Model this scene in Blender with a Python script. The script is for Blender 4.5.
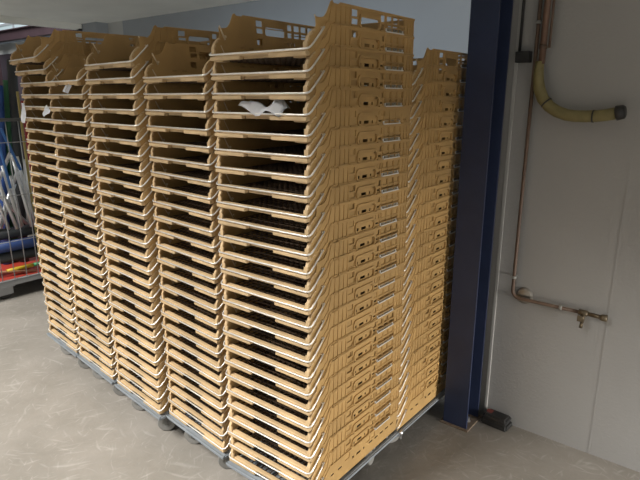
import bpy, bmesh, math, random
from mathutils import Vector, Matrix
from mathutils.geometry import tessellate_polygon
random.seed(7)
R = math.radians
for o in list(bpy.data.objects): bpy.data.objects.remove(o)
S = bpy.context.scene
COL = S.collection

# ------------------------------------------------------------------ camera
YAW, PITCH, ROLL = R(38.8745), R(14.7218), R(0.0758)
fw = Vector((-math.sin(YAW)*math.cos(PITCH), math.cos(YAW)*math.cos(PITCH), -math.sin(PITCH)))
rt = Vector((math.cos(YAW), math.sin(YAW), 0)); up = rt.cross(fw)
r2 = math.cos(ROLL)*rt + math.sin(ROLL)*up; u2 = -math.sin(ROLL)*rt + math.cos(ROLL)*up
cd = bpy.data.cameras.new('camera'); cam = bpy.data.objects.new('camera', cd); COL.objects.link(cam)
M4 = Matrix((( r2.x,u2.x,-fw.x,1.022),(r2.y,u2.y,-fw.y,-1.225),(r2.z,u2.z,-fw.z,1.528),(0,0,0,1)))
cam.matrix_world = M4
cd.sensor_width = 36; cd.lens = 542.0/640*36; cd.clip_start = .02; cd.clip_end = 200
S.camera = cam

# ------------------------------------------------------------------ world, lights, exposure
w = bpy.data.worlds.new('world'); S.world = w; w.use_nodes = True
bg = w.node_tree.nodes['Background']; bg.inputs[0].default_value = (.80, .90, 1.0, 1); bg.inputs[1].default_value = .08
def area(name, loc, target, sx, sy, power, col):
    l = bpy.data.lights.new(name, 'AREA'); l.shape = 'RECTANGLE'; l.size = sx; l.size_y = sy; l.energy = power; l.color = col
    o = bpy.data.objects.new(name, l); COL.objects.link(o); o.location = loc
    o.rotation_euler = (Vector(target)-Vector(loc)).to_track_quat('-Z', 'Y').to_euler()
    return o
area('roof_light', (-3.3, -5.9, 8.0), (-1.4, 0, .3), 4.0, 3.2, 2200, (1.0, .97, .92))
area('east_side_fill', (7.6, .0, 1.15), (0, .2, 1.15), 2.0, 2.2, 760, (1.0, .96, .90))  # unseen lamp added to brighten the right side of the stacks
area('hall_roof_light', (-11.5, .5, 6.5), (-9.5, 1.5, 0), 3.0, 5.0, 700, (.86, .94, 1.0))
area('far_wall_fill', (-3.6, 3.2, 2.82), (-3.6, 4.0, 0), 4.0, .3, 27, (.72, .86, 1.0))  # added lamp, cool fill for the far wall
vs = S.view_settings; vs.view_transform = 'Standard'; vs.look = 'None'; vs.exposure = 0.0; vs.gamma = 1; vs.use_curve_mapping = False

# ------------------------------------------------------------------ helpers
def new_bm(): return bmesh.new()
def bm_box(bm, x0,x1,y0,y1,z0,z1, bev=0, mi=0):
    vs_ = [bm.verts.new((x,y,z)) for x in (x0,x1) for y in (y0,y1) for z in (z0,z1)]
    F = [(0,1,3,2),(4,6,7,5),(0,4,5,1),(2,3,7,6),(0,2,6,4),(1,5,7,3)]
    fs = [bm.faces.new([vs_[i] for i in f]) for f in F]
    for f in fs: f.material_index = mi
    if bev:
        es = list({e for f in fs for e in f.edges})
        r = bmesh.ops.bevel(bm, geom=es, offset=bev, segments=2, affect='EDGES', profile=.6)
        for f in r['faces']: f.material_index = mi
def bm_tube(bm, pts, r, n=8, mi=0, cap=True, smooth=True):
    pts = [Vector(p) for p in pts]; rings = []
    prev = None
    for i,p in enumerate(pts):
        a = pts[max(i-1,0)]; b = pts[min(i+1,len(pts)-1)]
        t = (b-a).normalized()
        if prev is None:
            ref = Vector((0,0,1)) if abs(t.z)<.9 else Vector((1,0,0)); u = t.cross(ref).normalized()
        else: u = (prev - t*prev.dot(t)).normalized()
        prev = u; v = t.cross(u)
        rr = r[i] if isinstance(r,(list,tuple)) else r
        rings.append([bm.verts.new(p+u*rr*math.cos(2*math.pi*k/n)+v*rr*math.sin(2*math.pi*k/n)) for k in range(n)])
    for A,B in zip(rings,rings[1:]):
        for k in range(n):
            f = bm.faces.new((A[k],A[(k+1)%n],B[(k+1)%n],B[k])); f.smooth = smooth; f.material_index = mi
    if cap:
        for rg in (rings[0][::-1], rings[-1]):
            f = bm.faces.new(rg); f.material_index = mi
def bm_lathe(bm, c, axis, prof, n=20, mi=0):
    """prof: (offset along axis, radius)"""
    c = Vector(c); t = Vector(axis).normalized(); ref = Vector((0,0,1)) if abs(t.z)<.9 else Vector((1,0,0))
    u = t.cross(ref).normalized(); v = t.cross(u); rings=[]
    for d,r in prof:
        rings.append([bm.verts.new(c+t*d+(u*math.cos(2*math.pi*k/n)+v*math.sin(2*math.pi*k/n))*max(r,1e-4)) for k in range(n)])
    for A,B in zip(rings,rings[1:]):
        for k in range(n):
            f = bm.faces.new((A[k],A[(k+1)%n],B[(k+1)%n],B[k])); f.material_index = mi
    for rg in (rings[0][::-1], rings[-1]): bm.faces.new(rg).material_index = mi
def panel(bm, outer, holes, fn0, fn1, mi=0):
    """plate with holes; fn0/fn1 map a 2D point to the two faces"""
    loops = [outer]+holes
    flat = [p for l in loops for p in l]
    tris = tessellate_polygon([[Vector((p[0],p[1],0)) for p in l] for l in loops])
    A = [bm.verts.new(fn0(*p)) for p in flat]; B = [bm.verts.new(fn1(*p)) for p in flat]
    for t in tris:
        try:
            bm.faces.new([A[i] for i in t]).material_index = mi; bm.faces.new([B[i] for i in reversed(t)]).material_index = mi
        except ValueError: pass
    o = 0
    for l in loops:
        n = len(l)
        for k in range(n):
            a,b = o+k, o+(k+1)%n
            bm.faces.new((A[a],A[b],B[b],B[a])).material_index = mi
        o += n
def rect(a,b,c,d, r=0):
    if not r: return [(a,c),(b,c),(b,d),(a,d)]
    out=[]
    for cx,cy,s in ((b-r,c+r,-90),(b-r,d-r,0),(a+r,d-r,90),(a+r,c+r,180)):
        for k in range(4): out.append((cx+r*math.cos(R(s+30*k)), cy+r*math.sin(R(s+30*k))))
    return out
def obj(name, bm, mats, parent=None, loc=(0,0,0), rz=0, recalc=True, smooth=False):
    if recalc: bmesh.ops.recalc_face_normals(bm, faces=bm.faces)
    me = bpy.data.meshes.new(name); bm.to_mesh(me); bm.free()
    if smooth: 
        for p in me.polygons: p.use_smooth = True
    if not isinstance(mats,(list,tuple)): mats=[mats]
    for m in mats: me.materials.append(m)
    o = bpy.data.objects.new(name, me); COL.objects.link(o)
    o.location = loc; o.rotation_euler = (0,0,rz); o.parent = parent
    return o
def tag(o, label, cat, group=None, kind=None):
    o['label']=label; o['category']=cat
    if group: o['group']=group
    if kind: o['kind']=kind
    return o
def empty(name, loc, rz=0):
    o = bpy.data.objects.new(name, None); COL.objects.link(o); o.location=loc; o.rotation_euler=(0,0,rz); o.empty_display_size=.05
    return o
def struct(name, bm, mats, label=None):
    o = obj(name, bm, mats); o['kind']='structure'
    if label: o['label']=label
    return o
def copy_tree(o, parent=None):
    c = o.copy(); COL.objects.link(c); c.parent = parent
    for ch in [x for x in bpy.data.objects if x.parent is o]: copy_tree(ch, c)
    return c

# ------------------------------------------------------------------ materials
def mat(name, col, rough=.6, metal=0, vary=0, noise=0, nscale=8, bump=0, bscale=60, spec=.5):
    m = bpy.data.materials.new(name); m.use_nodes=True; nt=m.node_tree; b=nt.nodes['Principled BSDF']
    b.inputs['Roughness'].default_value=rough; b.inputs['Metallic'].default_value=metal
    b.inputs['Specular IOR Level'].default_value=spec
    b.inputs['Base Color'].default_value=(*col,1)
    out=None
    if vary or noise:
        rgb=nt.nodes.new('ShaderNodeRGB'); rgb.outputs[0].default_value=(*col,1); out=rgb.outputs[0]
        hs=nt.nodes.new('ShaderNodeHueSaturation'); nt.links.new(out,hs.inputs['Color'])
        val=None
        if vary:
            oi=nt.nodes.new('ShaderNodeObjectInfo'); mr=nt.nodes.new('ShaderNodeMapRange')
            mr.inputs[3].default_value=1-vary; mr.inputs[4].default_value=1+vary
            nt.links.new(oi.outputs['Random'],mr.inputs[0]); val=mr.outputs[0]
        if noise:
            tc=nt.nodes.new('ShaderNodeTexCoord'); nz=nt.nodes.new('ShaderNodeTexNoise'); nz.inputs['Scale'].default_value=nscale; nz.inputs['Detail'].default_value=6
            nt.links.new(tc.outputs['Object'],nz.inputs['Vector'])
            mr2=nt.nodes.new('ShaderNodeMapRange'); mr2.inputs[1].default_value=.3; mr2.inputs[2].default_value=.7
            mr2.inputs[3].default_value=1-noise; mr2.inputs[4].default_value=1+noise
            nt.links.new(nz.outputs['Fac'],mr2.inputs[0])
            if val is None: val=mr2.outputs[0]
            else:
                mu=nt.nodes.new('ShaderNodeMath'); mu.operation='MULTIPLY'; nt.links.new(val,mu.inputs[0]); nt.links.new(mr2.outputs[0],mu.inputs[1]); val=mu.outputs[0]
        nt.links.new(val,hs.inputs['Value']); nt.links.new(hs.outputs[0],b.inputs['Base Color'])
    if bump:
        tc=nt.nodes.new('ShaderNodeTexCoord'); nz=nt.nodes.new('ShaderNodeTexNoise'); nz.inputs['Scale'].default_value=bscale; nz.inputs['Detail'].default_value=5
        bp=nt.nodes.new('ShaderNodeBump'); bp.inputs['Strength'].default_value=bump; bp.inputs['Distance'].default_value=.01
        nt.links.new(tc.outputs['Object'],nz.inputs['Vector']); nt.links.new(nz.outputs['Fac'],bp.inputs['Height']); nt.links.new(bp.outputs[0],b.inputs['Normal'])
    return m
M_crate = mat('tan_crate_plastic',(.42,.262,.100),.5,vary=.10,noise=.12,nscale=9)
M_base  = mat('shade_toned_base_plastic',(.06,.036,.020),.6,noise=.3,nscale=12)  # shade inside the crates is put into this dark base colour
M_rail  = mat('tan_rail_plastic',(.55,.395,.22),.5,vary=.10,noise=.15,nscale=14)
M_wire  = mat('galvanised_wire',(.80,.78,.74),.38,metal=.6,vary=.12,noise=.15,nscale=30)
M_knob  = mat('knob_plastic',(.62,.50,.34),.5)
M_clamp = mat('grey_clamp_plastic',(.30,.30,.28),.5)
M_lab   = mat('label_frame_white',(.62,.60,.56),.5)
M_wallW = mat('white_wall_paint',(.315,.31,.30),.7,noise=.06,nscale=1.2,bump=.15,bscale=90)
M_wallF = mat('far_wall_paint',(.30,.325,.35),.7,noise=.04,nscale=1.0)
M_wallG = mat('grey_wall_paint',(.46,.47,.46),.8,noise=.04,nscale=1.0)
M_trim  = mat('white_trim_plastic',(.42,.415,.40),.5)
M_ceil  = mat('grey_ceiling',(.86,.86,.81),.85,noise=.05,nscale=1.5,bump=.1,bscale=30)
M_blue  = mat('dark_blue_steel_paint',(.022,.032,.072),.42,noise=.15,nscale=7)
M_maroon= mat('maroon_steel_paint',(.045,.024,.028),.5,noise=.15,nscale=4)
M_dolly = mat('grey_dolly_plastic',(.25,.28,.31),.45,vary=.08,noise=.12,nscale=12)
M_wheel = mat('pale_grey_rubber',(.24,.235,.22),.6)
M_hub   = mat('dark_hub_plastic',(.12,.12,.11),.5)
M_steel = mat('zinc_steel',(.60,.60,.60),.32,metal=.9)
M_copper= mat('dull_copper_pipe',(.17,.105,.075),.45,metal=.35,noise=.2,nscale=20)
M_brown = mat('brown_pipe_paint',(.12,.075,.05),.5,noise=.2,nscale=20)
M_brass = mat('tarnished_brass',(.14,.11,.07),.4,metal=.6,noise=.2,nscale=40)
M_hose  = mat('yellow_hose_sleeve',(.19,.16,.065),.6,noise=.15,nscale=30)
M_black = mat('black_plastic',(.022,.022,.022),.45,noise=.2,nscale=30)
M_paper = mat('white_paper',(.90,.92,.96),.7)
M_stain = mat('brown_grout',(.16,.12,.085),.9,noise=.3,nscale=40)
M_cage  = mat('grey_cage_paint',(.38,.39,.40),.5,metal=.2)
M_tube  = mat('aluminium_tube',(.72,.74,.76),.3,metal=.7)
def label_mat():
    m=mat('printed_label_face',(.30,.29,.27),.5); nt=m.node_tree; b=nt.nodes['Principled BSDF']
    tc=nt.nodes.new('ShaderNodeTexCoord'); mp=nt.nodes.new('ShaderNodeMapping'); mp.inputs['Scale'].default_value=(1,220,90)
    vo=nt.nodes.new('ShaderNodeTexVoronoi'); vo.inputs['Scale'].default_value=1
    cr=nt.nodes.new('ShaderNodeValToRGB'); cr.color_ramp.elements[0].position=.35; cr.color_ramp.elements[0].color=(.08,.07,.06,1); cr.color_ramp.elements[1].position=.5; cr.color_ramp.elements[1].color=(.26,.23,.17,1)
    nt.links.new(tc.outputs['Object'],mp.inputs[0]); nt.links.new(mp.outputs[0],vo.inputs['Vector']); nt.links.new(vo.outputs['Distance'],cr.inputs[0]); nt.links.new(cr.outputs[0],b.inputs['Base Color'])
    return m
M_labt=label_mat()
def floor_mat():
    m=bpy.data.materials.new('worn_concrete_floor'); m.use_nodes=True; nt=m.node_tree; b=nt.nodes['Principled BSDF']; L=nt.links.new
    tc=nt.nodes.new('ShaderNodeTexCoord')
    n1=nt.nodes.new('ShaderNodeTexNoise'); n1.inputs['Scale'].default_value=2.2; n1.inputs['Detail'].default_value=8; n1.inputs['Roughness'].default_value=.65
    L(tc.outputs['Object'],n1.inputs['Vector'])
    cr=nt.nodes.new('ShaderNodeValToRGB'); e=cr.color_ramp.elements
    e[0].position=.3; e[0].color=(.195,.180,.155,1); e[1].position=.72; e[1].color=(.30,.275,.245,1)
    L(n1.outputs['Fac'],cr.inputs[0]); cur=cr.outputs[0]
    for ang,sc,lo,st in ((25,7,.62,.30),(110,9,.64,.32),(70,6,.63,.30),(150,11,.65,.30),(5,14,.64,.25),(130,5,.66,.30)):
        # curved pale scuffs: warped, strongly stretched noise
        wn=nt.nodes.new('ShaderNodeTexNoise'); wn.inputs['Scale'].default_value=1.6; L(tc.outputs['Object'],wn.inputs['Vector'])
        va=nt.nodes.new('ShaderNodeVectorMath'); va.operation='SCALE'; va.inputs['Scale'].default_value=.35; L(wn.outputs['Color'],va.inputs[0])
        vb=nt.nodes.new('ShaderNodeVectorMath'); vb.operation='ADD'; L(tc.outputs['Object'],vb.inputs[0]); L(va.outputs[0],vb.inputs[1])
        mp=nt.nodes.new('ShaderNodeMapping'); mp.vector_type='POINT'; mp.inputs['Rotation'].default_value=(0,0,R(ang)); L(vb.outputs[0],mp.inputs[0])
        mp2=nt.nodes.new('ShaderNodeMapping'); mp2.inputs['Scale'].default_value=(sc*6,sc*.95,1); L(mp.outputs[0],mp2.inputs[0])
        n=nt.nodes.new('ShaderNodeTexNoise'); n.inputs['Scale'].default_value=1; n.inputs['Detail'].default_value=2; L(mp2.outputs[0],n.inputs['Vector'])
        mr=nt.nodes.new('ShaderNodeMapRange'); mr.inputs[1].default_value=lo; mr.inputs[2].default_value=lo+.12; mr.inputs[3].default_value=0; mr.inputs[4].default_value=st; L(n.outputs['Fac'],mr.inputs[0])
        mx=nt.nodes.new('ShaderNodeMix'); mx.data_type='RGBA'; mx.inputs[7].default_value=(.46,.44,.41,1); L(mr.outputs[0],mx.inputs[0]); L(cur,mx.inputs[6]); cur=mx.outputs[2]
    L(cur,b.inputs['Base Color'])
    b.inputs['Roughness'].default_value=.62
    bp=nt.nodes.new('ShaderNodeBump'); bp.inputs['Strength'].default_value=.15; bp.inputs['Distance'].default_value=.01
    n3=nt.nodes.new('ShaderNodeTexNoise'); n3.inputs['Scale'].default_value=40; L(tc.outputs['Object'],n3.inputs['Vector']); L(n3.outputs['Fac'],bp.inputs['Height']); L(bp.outputs[0],b.inputs['Normal'])
    return m
M_floor=floor_mat()
def glass_mat():
    m=bpy.data.materials.new('clerestory_glass'); m.use_nodes=True; nt=m.node_tree
    g=nt.nodes.new('ShaderNodeBsdfTranslucent'); g.inputs[0].default_value=(.75,.9,.95,1)
    t=nt.nodes.new('ShaderNodeBsdfTransparent'); t.inputs[0].default_value=(.85,.95,1,1)
    mx=nt.nodes.new('ShaderNodeMixShader'); mx.inputs[0].default_value=.25
    nt.links.new(t.outputs[0],mx.inputs[1]); nt.links.new(g.outputs[0],mx.inputs[2]); nt.links.new(mx.outputs[0],nt.nodes['Material Output'].inputs[0])
    return m
M_glass=glass_mat()

# ------------------------------------------------------------------ room shell
CZ=2.90
b=new_bm(); bm_box(b,-18,4.2,-9,5.2,-.1,0); struct('floor',b,M_floor)
b=new_bm(); bm_box(b,-9.6,4.2,-1.55,5.1,CZ,CZ+.25); struct('ceiling',b,M_ceil)
b=new_bm(); bm_box(b,-9.72,-9.6,-1.55,4.6,CZ-.11,CZ+.25); struct('trim_1',b,M_ceil)
b=new_bm(); bm_box(b,.09,4.2,1.15,1.27,0,CZ); struct('wall_right',b,M_wallW)
b=new_bm(); bm_box(b,.158,.172,1.142,1.15,.0,CZ,.002); struct('trim_2',b,M_trim)
b=new_bm(); bm_box(b,.637,.641,1.1490,1.15,.0,CZ); struct('trim_3',b,M_wallW)
# unseen wall and half-raised shutter, added to keep east light off stack tops
b=new_bm(); bm_box(b,3.2,3.35,-4.2,-2.9,0,CZ); bm_box(b,3.2,3.35,-2.9,1.15,1.95,CZ); bm_box(b,3.2,3.35,.95,1.15,0,1.96); struct('light_block_wall',b,M_wallG)
b=new_bm()
for k in range(8): bm_box(b,3.225,3.26,-2.9,.95,.90+k*.13,1.025+k*.13,.006)
struct('light_block_shutter_1',b,M_cage)
b=new_bm(); bm_box(b,-8.6,4.2,4.85,5.05,0,CZ); struct('wall_back',b,M_wallF)
b=new_bm(); bm_box(b,-9.1,-8.6,4.85,5.05,0,CZ); struct('wall_back_stub',b,M_wallG)
b=new_bm(); bm_box(b,-9.6,-9.1,4.6,5.05,0,CZ); struct('wall_pillar',b,M_wallF)
b=new_bm(); bm_box(b,-18,-9.6,4.85,5.05,2.55,2.79); struct('wall_hall',b,M_wallG)
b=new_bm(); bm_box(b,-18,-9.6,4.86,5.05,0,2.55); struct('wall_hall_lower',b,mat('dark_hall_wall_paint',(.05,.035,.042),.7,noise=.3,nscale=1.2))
# clerestory above the maroon beam
b=new_bm()
for x in [-9.62-.9*i for i in range(10)]: bm_box(b,x-.03,x+.03,4.86,4.92,3.02,4.2)
for z in (3.02,3.22,4.2): bm_box(b,-18,-9.6,4.86,4.92,z-.025,z+.025)
wf=struct('window_1',b,M_cage)
def lit(name,col,st):
    m=mat(name,(.3,.34,.36),.2); n=m.node_tree.nodes['Principled BSDF']; n.inputs['Emission Color'].default_value=(*col,1); n.inputs['Emission Strength'].default_value=st; return m
b=new_bm(); bm_box(b,-18,-9.6,4.885,4.893,3.22,4.2); o=obj('sky_pane',b,lit('daylit_glass',(.80,.93,1.0),.85),wf)
b=new_bm(); bm_box(b,-18,-9.6,4.885,4.893,3.02,3.22); o=obj('frosted_pane',b,lit('frosted_glass',(.55,.68,.68),.42),wf)
# maroon steel beam and column of the hall
b=new_bm(); bm_box(b,-18,-9.6,4.52,4.68,2.79,2.81); bm_box(b,-18,-9.6,4.52,4.68,3.0,3.02); bm_box(b,-18,-9.6,4.59,4.61,2.8,3.01)
tag(obj('steel_beam',b,M_maroon),'maroon steel beam under the high windows at far left','beam')
b=new_bm(); cx,cy=-13.45,4.35
bm_box(b,cx-.15,cx+.15,cy-.15,cy-.13,0,2.79); bm_box(b,cx-.15,cx+.15,cy+.13,cy+.15,0,2.79); bm_box(b,cx-.006,cx+.006,cy-.13,cy+.13,0,2.79)
tag(obj('steel_column',b,M_maroon),'maroon steel column behind the wire cage trolley','column')

# ------------------------------------------------------------------ blue H column
t=empty('steel_column',(.085,1.04,0)); tag(t,'dark blue steel column between crate stacks and white wall','column')
b=new_bm(); bm_box(b,-.06,.06,-.07,-.060,0.006,CZ,.001); bm_box(b,-.06,.06,.060,.07,0.006,CZ,.001); bm_box(b,-.004,.004,-.0605,.0605,.006,CZ); obj('shaft',b,M_blue,t)
b=new_bm(); bm_box(b,-.072,.072,-.085,.085,0,.006,.002); obj('base_plate',b,M_stain,t)
b=new_bm(); bm_lathe(b,(.04,0,.006),(0,0,1),[(0,.010),(.006,.010),(.006,.006),(.022,.006)],6); obj('anchor_bolt',b,M_steel,t)
# label plate framed in two cells on its web
b=new_bm()
panel(b,rect(-.030,.030,1.215,1.365),[rect(-.026,.026,1.292,1.361),rect(-.026,.026,1.219,1.288)],lambda y,z:(.0045,y,z),lambda y,z:(.0065,y,z))
o=obj('plate',b,mat('dull_plate',(.10,.11,.11),.5),t); o['label']='two-cell framed plate'
# switch box on the wall beside it
t=empty('junction_box',(.2,1.15,1.69)); tag(t,'small dark box fixed between blue column and wall pipes','box')
b=new_bm(); bm_box(b,-.028,.028,-.045,0,-.022,.022,.003); obj('housing',b,M_black,t)
b=new_bm(); bm_tube(b,[(-.02,-.02,.02),(-.02,-.02,CZ-1.69)],.006); obj('conduit',b,M_black,t)

# ------------------------------------------------------------------ pipes
t=empty('water_pipe',(.25,1.12,.66)); tag(t,'thin brown water pipe down the white wall ending in brass tap','pipe')
b=new_bm()
pts=[(0,0,CZ-.66),(0,0,.045)]+[(.032-.032*math.cos(R(a)),0,.032-.032*math.sin(R(a))-.0+.0) for a in (0,22,45,67,90)]+[(.30,0,0)]
pts=[(p[0],p[1],p[2]-.004) for p in pts]
bm_tube(b,pts,.0075,10); obj('tube',b,M_brown,t)
b=new_bm(); bm_lathe(b,(.045,.03,.005),(0,-1,0),[(0,.038),(.004,.038),(.010,.030),(.012,.012)],24); obj('wall_rosette',b,mat('dull_rosette_metal',(.30,.28,.25),.3,metal=.7),t)
for x,z in ((.0,.09),(.21,-.004),(.0,1.16)):
    b=new_bm()
    if z>.05: bm_tube(b,[(x,0,z-.006),(x,0,z+.006)],.011,12); bm_box(b,x-.004,x+.004,0,.03,z-.004,z+.004)
    else: bm_tube(b,[(x-.006,0,z),(x+.006,0,z)],.011,12); bm_box(b,x-.004,x+.004,0,.03,z-.004,z+.004)
    obj('clamp',b,M_clamp,t)
b=new_bm(); bm_tube(b,[(.283,0,-.004),(.318,0,-.004)],.013,10); bm_tube(b,[(.30,0,-.01),(.30,-.004,-.045)],[.010,.008],10); bm_tube(b,[(.30,-.004,-.045),(.299,-.006,-.07)],[.006,.0075],8)
bm_tube(b,[(.30,-.010,-.018),(.30,-.028,-.018)],.005,8); obj('tap',b,M_brass,t)
b=new_bm(); bm_box(b,.286,.303,-.034,-.028,-.034,-.008,.002); obj('tap_handle',b,M_brass,t)
b=new_bm(); bm_tube(b,[(.318,0,-.004),(.36,0,-.006),(.37,0,-.006)],[.009,.009,.009],10); bm_tube(b,[(.366,0,-.006),(.374,0,-.006),(.392,0,-.006)],[.012,.015,.015],8); obj('end_fitting',b,M_brass,t)

t=empty('hose_pipe',(.285,1.10,1.66)); tag(t,'copper drop pipe with yellow hose curling right along the wall','hose')
b=new_bm(); bm_tube(b,[(0,0,CZ-1.66),(-.002,0,.0)],.013,12); obj('drop_pipe',b,M_copper,t)
b=new_bm(); bm_tube(b,[(.020,.012,CZ-1.66),(.018,.012,.06)],.005,8); obj('thin_pipe',b,M_brown,t)
b=new_bm(); bm_tube(b,[(-.002,0,.055),(-.002,0,.07)],.016,12); obj('collar',b,M_brown,t)
hp=[(.276,1.67),(.2755,1.63),(.277,1.60),(.285,1.56),(.302,1.525),(.33,1.495),(.363,1.475),(.40,1.463),(.435,1.459),(.47,1.459),(.51,1.461),(.545,1.466),(.582,1.474)]
b=new_bm(); bm_tube(b,[(x-.285,0,z-1.66) for x,z in hp],[.017,.019,.021]+[.023]*10,14); obj('hose',b,M_hose,t)
for i,(x,z,dx,dz) in enumerate(((.318,1.509,.7,-.7),(.498,1.460,1,0))):
    b=new_bm(); p=Vector((x-.285,0,z-1.66)); d=Vector((dx,0,dz)).normalized()*.003; bm_tube(b,[p-d,p+d],.0245,14); obj('tie',b,M_black,t)
b=new_bm(); bm_tube(b,[(.287,0,-.188),(.292,0,-.187),(.315,0,-.182),(.322,0,-.181)],[.020,.029,.027,.020],10); obj('end_cap',b,M_black,t)

# bait box by the wall
t=empty('bait_box',(.235,1.105,0),R(-3)); tag(t,'low black plastic box on the floor against white wall','box')
b=new_bm()
def frust(b,x0,x1,y0,y1,z0,z1,ins,bev):
    c=[(x0,y0,z0),(x1,y0,z0),(x1,y1,z0),(x0,y1,z0),(x0+ins,y0+ins,z1),(x1-ins,y0+ins,z1),(x1-ins,y1-.002,z1),(x0+ins,y1-.002,z1)]
    v=[b.verts.new(p) for p in c]
    fs=[b.faces.new([v[i] for i in f]) for f in ((0,3,2,1),(4,5,6,7),(0,1,5,4),(1,2,6,5),(2,3,7,6),(3,0,4,7))]
    bmesh.ops.bevel(b,geom=list({e for f in fs for e in f.edges}),offset=bev,segments=3,affect='EDGES')
frust(b,-.062,.068,-.038,.040,0,.036,.003,.008); obj('base',b,M_black,t)
b=new_bm(); frust(b,-.060,.066,-.036,.039,.0362,.056,.010,.007); obj('lid',b,M_black,t)
b=new_bm(); bm_box(b,-.050,-.022,-.006,.022,.0562,.0572,.0004); o=obj('sticker',b,mat('faded_red_sticker',(.20,.045,.035),.6),t); o['label']='faded red sticker'

# ------------------------------------------------------------------ bread crate
HW=.209
def xo(z): return .1995+z/.156*.007
def crate():
    root=empty('bread_crate',(0,0,0))
    prof=[(.0,.0),(.585,0),(.585,.156),(.147,.156),(.140,.151),(.116,.151),(.108,.158),(.101,.154),(.094,.140),(.084,.122),(.073,.111),(.060,.107),(.046,.106),(.035,.107),(.038,.086),(.034,.074),(.022,.066),(.010,.054),(.002,.038),(.0,.03)]
    holes=[rect(.207,.238,.126,.146),rect(.209,.242,.104,.120),rect(.252,.359,.099,.1285,.008)]
    for a,c in ((.371,.394),(.407,.437),(.447,.477),(.487,.517)): holes += [rect(a,c,.126,.146),rect(a,c,.101,.118)]
    holes += [rect(.209,.236,.061,.087),rect(.349,.374,.061,.083),rect(.387,.411,.061,.083)]
    for a,c in ((.120,.140),(.165,.189),(.372,.396),(.412,.436),(.452,.476),(.492,.516),(.532,.556)): holes.append(rect(a,c,.046,.053))
    for a,c in ((.256,.268),(.285,.313),(.331,.339)): holes.append(rect(a,c,.043,.053))
    b=new_bm()
    for s in (1,-1):
        panel(b,prof,holes,lambda y,z:(s*xo(z),y,z),lambda y,z:(s*(xo(z)-.0025),y,z))
        # rim and ribs outside, window frames
        def strip(y0,y1,z0,z1,d=.0028):
            xa,xb=xo((z0+z1)/2)-.0006,xo((z0+z1)/2)+d
            bm_box(b,min(s*xa,s*xb),max(s*xa,s*xb),y0,y1,z0,z1)
        strip(.147,.588,.149,.156,.0024)
        for ya,yb in ((.118,.142),(.146,.196),(.204,.243),(.368,.398),(.406,.440),(.446,.480),(.486,.520),(.526,.584)): strip(ya,yb,.0968,.1000,.0050)
        for y in (.128,.152,.176,.199,.402,.442,.482,.522,.545,.566,.584): strip(y-.0016,y+.0016,.0968,.149,.0026)
        strip(.196,.584,.1215,.1245,.0018) if s<0 else (strip(.354,.584,.1215,.1245,.0018))
        strip(.116,.190,.0968,.1,.0018)
        # handle hood
        panel(b,rect(.244,.367,.0968,.1375,.014),[rect(.2515,.3595,.0992,.1287,.010)],lambda y,z:(s*(xo(z)-.0005),y,z),lambda y,z:(s*(xo(z)+.0050),y,z))
        strip(.396,.518,.1105,.1125,.0085)
        # diagonal gusset near the front
        for (ya,za,yb,zb) in ((.020,.030,.088,.100),(.040,.020,.112,.100),(.092,.0968,.105,.149)):
            v=[]
            for dx in (-.0006,.0024):
                for (y,z) in ((ya,za),(ya+.004,za),(yb+.004,zb),(yb,zb)): v.append(b.verts.new((s*(xo(z)+dx),y,z)))
            for f in ((0,1,2,3),(7,6,5,4),(0,4,5,1),(1,5,6,2),(2,6,7,3),(3,7,4,0)): b.faces.new([v[i] for i in f])
    # back wall
    yo=lambda z: .580+z/.156*.006
    panel(b,[(-.1995,0),(.1995,0),(.206,.156),(-.206,.156)],[rect(-.055,.055,.099,.128,.008),rect(-.14,-.1,.126,.146),rect(.1,.14,.126,.146)]+[rect(-.16+k*.05,-.135+k*.05,.046,.053) for k in range(7)],
          lambda x,z:(x,yo(z),z),lambda x,z:(x,yo(z)-.0025,z))
    bm_box(b,-.208,.208,.5845,.588,.149,.156)
    for x in (-.18,-.08,.08,.18): bm_box(b,x-.002,x+.002,.584,.587,.0968,.149)
    # base sheet
    obj('body',b,M_crate,root)
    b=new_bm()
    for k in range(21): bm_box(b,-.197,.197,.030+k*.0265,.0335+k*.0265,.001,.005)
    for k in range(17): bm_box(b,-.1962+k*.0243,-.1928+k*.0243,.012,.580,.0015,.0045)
    o=obj('base_grid',b,M_base,root); o['label']='dark brown base grid, interior shade in its colour'
    # front rail
    b=new_bm()
    bm_box(b,-.199,.199,.002,.020,.0105,.0190,.0035)
    bm_box(b,-.2035,-.064,-.008,.010,.0005,.0125,.003); bm_box(b,.058,.2035,-.008,.010,.0005,.0125,.003)
    bm_box(b,-.064,.058,.010,.018,.002,.0115,.001)
    bm_box(b,-.192,-.150,.000,.030,-.0035,.0015,.001); bm_box(b,.150,.192,.000,.030,-.0035,.0015,.001)
    for s in (1,-1): # shaped cheek strips that edge the side walls at the front
        pr=[(.0,.004),(.002,.038),(.010,.054),(.022,.066),(.034,.074)]
        for (y0,z0),(y1,z1) in zip(pr,pr[1:]):
            v=[]
            for x in (s*(xo(z0)-.013+z0*.10),s*(xo(z0)+.0015)):
                v+= [b.verts.new((x,y0-.003,z0)),b.verts.new((x,y1-.003,z1)),b.verts.new((x,y1+.003,z1-.004)),b.verts.new((x,y0+.004,z0))]
            for f in ((0,1,2,3),(7,6,5,4),(0,4,5,1),(1,5,6,2),(2,6,7,3),(3,7,4,0)): b.faces.new([v[i] for i in f])
    obj('front_rail',b,M_rail,root)
    # swing-over wire bar
    b=new_bm(); r=.0030; X=HW+.001
    def arm(s):
        return [(s*X,.067,.082),(s*X,.050,.065),(s*X,.020,.037),(s*X,.007,.026),(s*(X-.0015),.000,.0215),(s*(X-.006),-.006,.0195),(s*(X-.014),-.0095,.0185)]
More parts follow.
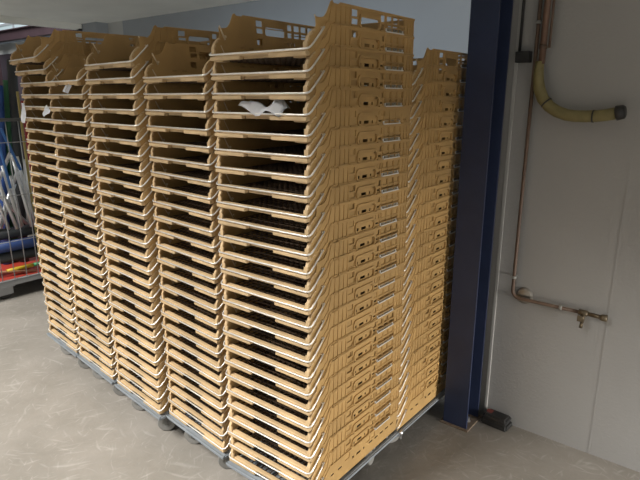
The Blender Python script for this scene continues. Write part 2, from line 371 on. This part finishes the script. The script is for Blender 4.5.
    path=arm(-1)+[(-.1,-.0105,.0185),(0,-.0108,.0183),(.1,-.0105,.0185)]+arm(1)[::-1]
    bm_tube(b,path,r,6)
    obj('wire_bar',b,M_wire,root)
    for s in (1,-1):
        b=new_bm(); bm_lathe(b,(s*(xo(.08)-.006),.060,.080),(s,0,0),[(0,.0045),(.004,.0045),(.0052,.003),(.0115,.003)],10)
        # pivot tongue standing up at the wall's front edge
        bm_tube(b,[(s*(xo(.08)-.0045),.058,.070),(s*(xo(.1)-.0045),.036,.112)],[.0032,.0022],6)
        obj('pivot',b,M_knob,root)
    b=new_bm(); x=xo(.107)
    bm_box(b,x+.0002,x+.0075,.400,.512,.0962,.0998,0,0)
    for y in (.400,.507): bm_box(b,x+.0002,x+.0044,y,y+.005,.1000,.1085,0,0)
    bm_box(b,x+.0001,x+.0008,.405,.507,.1000,.1100,0,1)
    o=obj('side_label',b,[M_lab,M_labt],root); o['label']='white framed printed label'
    return root
proto=crate()
ORD=['topmost','second','third','fourth','fifth','sixth','seventh','eighth','ninth','tenth','eleventh','twelfth','thirteenth','fourteenth','fifteenth','sixteenth','seventeenth','eighteenth','nineteenth','twentieth','twenty-first','twenty-second','twenty-third','twenty-fourth','twenty-fifth','twenty-sixth','twenty-seventh']
P_=.06; Z0=1.66-.0185          # base height of crate index 0
# stack: (right-front corner x,y), (left-front corner x,y), first index, z offset, name, group
stacks=[((0,0),(-.424,-.002),0,0,'corner stack nearest the camera','crates of the corner stack'),
        ((-.455,.012),(-.886,.050),1,0,'front stack beside the corner one','crates of the stack left of the corner'),
        ((-.886,.014),(-1.319,.052),0,0,'middle front stack','crates of the middle front stack'),
        ((-1.340,.052),(-1.767,.093),1,0,'second-farthest front stack','crates of the front stack second from the far left'),
        ((-1.778,.088),(-2.187,.125),-1,0,'farthest left front stack','crates of the farthest left stack'),
        ((-.013,.605),(-.437,.605),1,-.028,'rear stack beside blue column','crates of the rear stack beside the blue column')]
first=True; tops={}
SI=[]
for si,(a,c,i0,dz,nm,grp) in enumerate(stacks):
    mx,my=(a[0]+c[0])/2,(a[1]+c[1])/2; rz=math.atan2(a[1]-c[1],a[0]-c[0]); SI.append((mx,my,rz,dz))
    for k,i in enumerate(range(i0,26)):
        o=proto if first else copy_tree(proto); first=False
        jx,jy,jr=random.uniform(-.0022,.0022),random.uniform(-.003,.003),R(random.uniform(-.25,.25))
        z=Z0-i*P_+dz
        if si==3 and k==0: jx-=.030; jr=R(-1.0)
        if si==4 and k==0: jx-=.050; jy-=.035; jr=R(-2); z-=.002
        if si==4 and k==1: jy-=.020; jx-=.012
        if si==4: jy+=.030*max(0,(16-i)/16)
        if (i==25): jx=jy=jr=0
        o.location=(mx+jx,my+jy,z); o.rotation_euler=(0,0,rz+jr)
        if k==0: lab='tan bread crate with open front, topmost on the '+nm
        elif i==25: lab='tan bread crate lowest on the %s, resting on its dolly'%nm
        else: lab='tan bread crate, %s from the top on the %s'%(ORD[k],nm)
        tag(o,lab,'crate',grp)

# ------------------------------------------------------------------ dollies
def dolly():
    root=empty('crate_dolly',(0,0,0))
    b=new_bm(); H0,H1=.111,.1335
    def rail_front(y0,y1):
        panel(b,[(-.21,H0+.008),(.21,H0+.008),(.21,H1),(-.21,H1)],[rect(.010+k*.028,.030+k*.028,H0+.0095,H1-.0075) for k in range(3)],lambda x,z:(x,y0,z),lambda x,z:(x,y1,z))
    rail_front(-.016,-.006); bm_box(b,-.21,.21,-.006,.004,H1-.006,H1); rail_front(.582,.590)
    for s in (1,-1): bm_box(b,min(s*.21,s*.198),max(s*.21,s*.198),.004,.582,H0+.004,H1,.002); bm_box(b,min(s*.216,s*.21),max(s*.216,s*.21),-.006,.59,H1-.012,H1-.002,.002)
    for x in (-.12,-.04,.04,.12): bm_box(b,x-.012,x+.012,.004,.582,H1-.018,H1-.001)
    for y in (.08,.29,.50): bm_box(b,-.198,.198,y-.03,y+.03,H1-.026,H1-.012)
    bm_box(b,-.214,.214,-.019,-.010,H1-.007,H1,.0015)
    obj('deck',b,M_dolly,root)
    for (x,y,a) in ((-.115,.058,125),(.135,.062,140),(-.135,.50,70),(.135,.485,15)):
        c=new_bm(); ca,sa=math.cos(R(a)),math.sin(R(a))
        bm_box(c,-.03,.03,-.026,.026,H0-.002,H0+.004)
        bm_box(c,-.0175,-.0145,-.009,.009,.034,H0-.002,.001); bm_box(c,.0145,.0175,-.009,.009,.034,H0-.002,.001); bm_box(c,-.018,.018,-.022,.022,H0-.012,H0-.002,.001)
        bm_tube(c,[(-.021,0,.0425),(.021,0,.0425)],.005,8)
        o=obj('caster',c,M_hub,root,(x,y,0),R(a))
        c=new_bm(); bm_lathe(c,(0,0,.0425),(1,0,0),[(-.009,.012),(-.013,.022),(-.013,.038),(-.009,.0425),(.009,.0425),(.013,.038),(.013,.022),(.009,.012)],20); obj('wheel',c,M_wheel,o)
    return root
dp=dolly()
DL=['grey wheeled dolly under the nearest corner stack of crates','grey wheeled dolly under the stack left of the corner stack','grey wheeled dolly under the middle front stack of crates','grey wheeled dolly under the front stack right of the farthest one','grey wheeled dolly under the farthest left stack of crates','grey wheeled dolly under the rear stack beside the blue column']
for k,(mx,my,rz,dz) in enumerate(SI):
    o=dp if k==0 else copy_tree(dp); h=(0.1585-.0185-.0035+0)
    o.location=(mx,my,0); o.rotation_euler=(0,0,rz); o.scale=(1,1,1+dz/.14)
    tag(o,DL[k],'dolly','dollies under the crate stacks')
# chrome clip where the two side dollies meet
t=new_bm(); bm_lathe(t,(.0035,.5945,.128),(1,0,0),[(0,.012),(.008,.012),(.012,.007)],14); bm_box(t,.0035,.009,.588,.601,.098,.128,.001)
tag(obj('coupling_hook',t,M_steel),'small shiny coupling hook joining the two right-hand dollies','hook')

# ------------------------------------------------------------------ paper scraps
def sheet(name,label,loc,rot,w,h,fn,n=10):
    b=new_bm(); V=[[b.verts.new((w*(i/n-.5),h*(j/n-.5),fn(i/n,j/n))) for j in range(n+1)] for i in range(n+1)]
    for i in range(n):
        for j in range(n): b.faces.new((V[i][j],V[i+1][j],V[i+1][j+1],V[i][j+1])).smooth=True
    r=bmesh.ops.solidify(b,geom=b.faces[:],thickness=.0004)
    o=obj(name,b,M_paper,None,loc); o.rotation_euler=rot; tag(o,label,'paper'); return o
o=sheet('paper_sheet','crumpled white paper lying in the fourth crate of the corner stack',(-.185,.002,1.662-.18+.005),(R(20),0,R(3)),.155,.06,
      lambda u,v:((.075*max(0,.42-u)**1.1)+ .036*max(0,1-abs(u-.74)/.26)*(.25+v) +.006*math.sin(11*u+5*v)))
sheet('paper_tag','long white paper hanging from the farthest left stack',(-2.135,.118,1.445),(R(86),R(4),R(5)),.040,.105,lambda u,v:.004*math.sin(6*v+2*u))
sheet('paper_scrap','white paper scrap between the two farthest left stacks',(-1.765,.070,1.462),(R(80),R(-20),R(5)),.055,.045,lambda u,v:.006*math.sin(5*v+3*u))
sheet('paper_scrap','curled white scrap in a high crate of second-farthest stack',(-1.49,.062,1.562),(R(60),R(0),R(-15)),.050,.04,lambda u,v:.02*(u-.5)**2*4)

# ------------------------------------------------------------------ cage trolley
t=empty('cage_trolley',(-3.70,.68,0)); tag(t,'grey wire cage trolley with rods and rolls behind the crates','trolley')
X0,X1,Y0,Y1=-.34,.34,-.50,.50; 
b=new_bm(); 
for a in ((X0,X1,Y0,Y0+.03),(X0,X1,Y1-.03,Y1),(X0,X0+.03,Y0,Y1),(X1-.03,X1,Y0,Y1)): bm_box(b,*a,.105,.150,.003)
bm_box(b,X0,X1,Y0,Y1,.138,.142); obj('deck',b,M_cage,t)
b=new_bm(); bm_box(b,X0+.03,X1-.03,Y0+.03,Y1-.03,.142,.150); o=obj('deck_board',b,mat('red_board',(.45,.05,.03),.5),t); o['label']='red deck board'
b=new_bm(); zt=1.365
for (x,y) in ((X1-.01,Y0+.01),(X1-.01,Y1-.01),(X0+.01,Y0+.01),(X0+.01,Y1-.01)): bm_tube(b,[(x,y,.15),(x,y,zt)],.010,8)
for z in (zt,): 
    for p,q in (((X1-.01,Y0),(X1-.01,Y1)),((X0+.01,Y0),(X0+.01,Y1)),((X0,Y1-.01),(X1,Y1-.01)),((X0,Y0+.01),(X1,Y0+.01))): bm_tube(b,[(p[0],p[1],z),(q[0],q[1],z)],.013,8)
obj('frame',b,mat('dark_cage_rail',(.09,.095,.095),.5),t); b=new_bm()
for x in (X1-.01,X0+.01):
    k=Y0+.055
    while k<Y1-.03: bm_tube(b,[(x,k,.15),(x,k,zt)],.0038,6); k+=.09
    for z in (.45,.80,1.20): bm_tube(b,[(x,Y0,z),(x,Y1,z)],.003,6)
    obj('wire_mesh',b,M_cage,t); b=new_bm()
for (x,y) in ((X1-.05,-.34),(X1-.05,.36),(X0+.05,-.34),(X0+.05,.36)):
    c=new_bm(); bm_box(c,-.05,.05,-.065,.065,.098,.105); bm_box(c,-.030,-.024,-.055,.055,.035,.098,.002); bm_box(c,.024,.030,-.055,.055,.035,.098,.002)
    o=obj('caster',c,M_cage,t,(x,y,0)); c=new_bm(); bm_lathe(c,(0,0,.05),(1,0,0),[(-.018,.02),(-.018,.044),(-.014,.05),(.014,.05),(.018,.044),(.018,.02)],20); obj('wheel',c,M_black,o)
def rod(name,label,cat,p,q,r,m,grp=None,n=8):
    p,q=Vector(p),Vector(q); b=new_bm(); bm_tube(b,[Vector((0,0,0)),(q-p)*.5,(q-p)],r,n); tag(obj(name,b,m,None,p),label,cat,grp)
TUB=[0]*0; TN=['']+['leftmost steep','second steep','third steep','fourth steep','fifth steep','rightmost steep','lowest crossing','middle crossing','highest crossing','long back slanting','upper short crossing']
TL='{} aluminium tube among those leaning in the cage trolley'
for (ya,za,yb,zb,x,d) in ((.33,1.15,.47,.52,-3.50,0),(.40,1.05,.52,.52,-3.47,0),(.49,1.02,.56,.52,-3.50,0),(.545,.93,.585,.52,-3.53,0),(.555,1.10,.63,.52,-3.46,0),(.60,1.08,.67,.52,-3.49,0),(.36,.42,.62,.96,-3.56,0),(.30,.55,.60,1.10,-3.60,0),(.46,.50,.62,.85,-3.64,0),(.36,.98,.70,.48,-3.68,0),(.42,.52,.50,1.16,-3.66,0)):
    rod('aluminium_tube',(TUB.append(1) or TL.format(TN[len(TUB)])),'tube',(x,ya,za),(x,yb,zb),.0145,M_tube,'aluminium tubes in the cage trolley')

Mbt=mat('blue_tube_paint',(.06,.20,.55),.4)
rod('painted_tube','blue painted tube leaning steeply near the left photo edge','tube',(-3.43,.44,1.42),(-3.43,.50,.85),.010,Mbt)
rod('painted_tube','blue painted tube crossing down right behind the cage wires','tube',(-3.45,.50,1.30),(-3.45,.60,.98),.011,Mbt)
Mb=mat('blue_sheet',(.03,.09,.32),.5,noise=.2); Mg=mat('green_sheet',(.03,.15,.07),.5,noise=.2); Mk=mat('charcoal_sheet',(.03,.035,.04),.6,noise=.2); Mr=mat('red_sheet',(.33,.03,.03),.5); My=mat('yellow_plastic',(.62,.45,.03),.5); Mg2=mat('green_plastic',(.05,.30,.12),.5); Mo=mat('brown_wood_stick',(.35,.18,.10),.6)
rod('rolled_sheet','blue rolled sheet standing upright in the cage trolley','roll',(-3.84,.545,.15),(-3.84,.68,1.62),.034,Mb,None,12)
rod('rolled_sheet','green rolled sheet standing upright beside the blue one','roll',(-3.86,.62,.15),(-3.86,.76,1.66),.034,Mg,None,12)
rod('rolled_sheet','charcoal rolled sheet standing tallest in the cage trolley','roll',(-3.80,.67,.15),(-3.80,.79,1.82),.036,Mk,None,12)
rod('rolled_sheet','blue roll low beside the red board in the cage trolley','roll',(-3.93,.56,.15),(-3.93,.60,1.28),.05,Mb,None,12)
b=new_bm(); bm_box(b,-.01,.01,-.03,.035,.0,1.35,.004); o=obj('red_panel',b,Mr,None,(-3.52,.73,.151)); o.rotation_euler=(0,0,0); tag(o,'narrow red panel upright behind the farthest left stack','panel')
b=new_bm(); bm_box(b,-.008,.008,-.008,.008,.0,1.42,.003); tag(obj('yellow_lath',b,mat('pale_yellow_wood',(.42,.34,.12),.6),None,(-3.50,.675,.151)),'pale yellow lath upright left of the red panel','lath')
rod('padded_roll','black padded roll lying highest in the cage trolley','roll',(-3.58,.22,.47),(-3.58,1.10,.47),.045,Mk,None,12)
rod('padded_roll','dark blue roll lying in the middle of the pile','roll',(-3.54,.22,.375),(-3.54,1.10,.375),.045,mat('navy_sheet',(.025,.06,.20),.5),None,12)
rod('padded_roll','black roll lying below the dark blue one','roll',(-3.55,.22,.285),(-3.55,1.10,.285),.045,Mk,None,12)
rod('plastic_bar','yellow bar lying on the red trolley deck','bar',(-3.47,.40,.196),(-3.47,.60,.200),.016,My,None,8)
rod('plastic_bar','green bar lying beyond the yellow bar','bar',(-3.47,.605,.2),(-3.47,.85,.203),.016,Mg2,None,8)
rod('wooden_stick','brown stick lying across the red trolley deck','stick',(-3.50,.25,.215),(-3.42,.60,.160),.010,Mo,None,8)
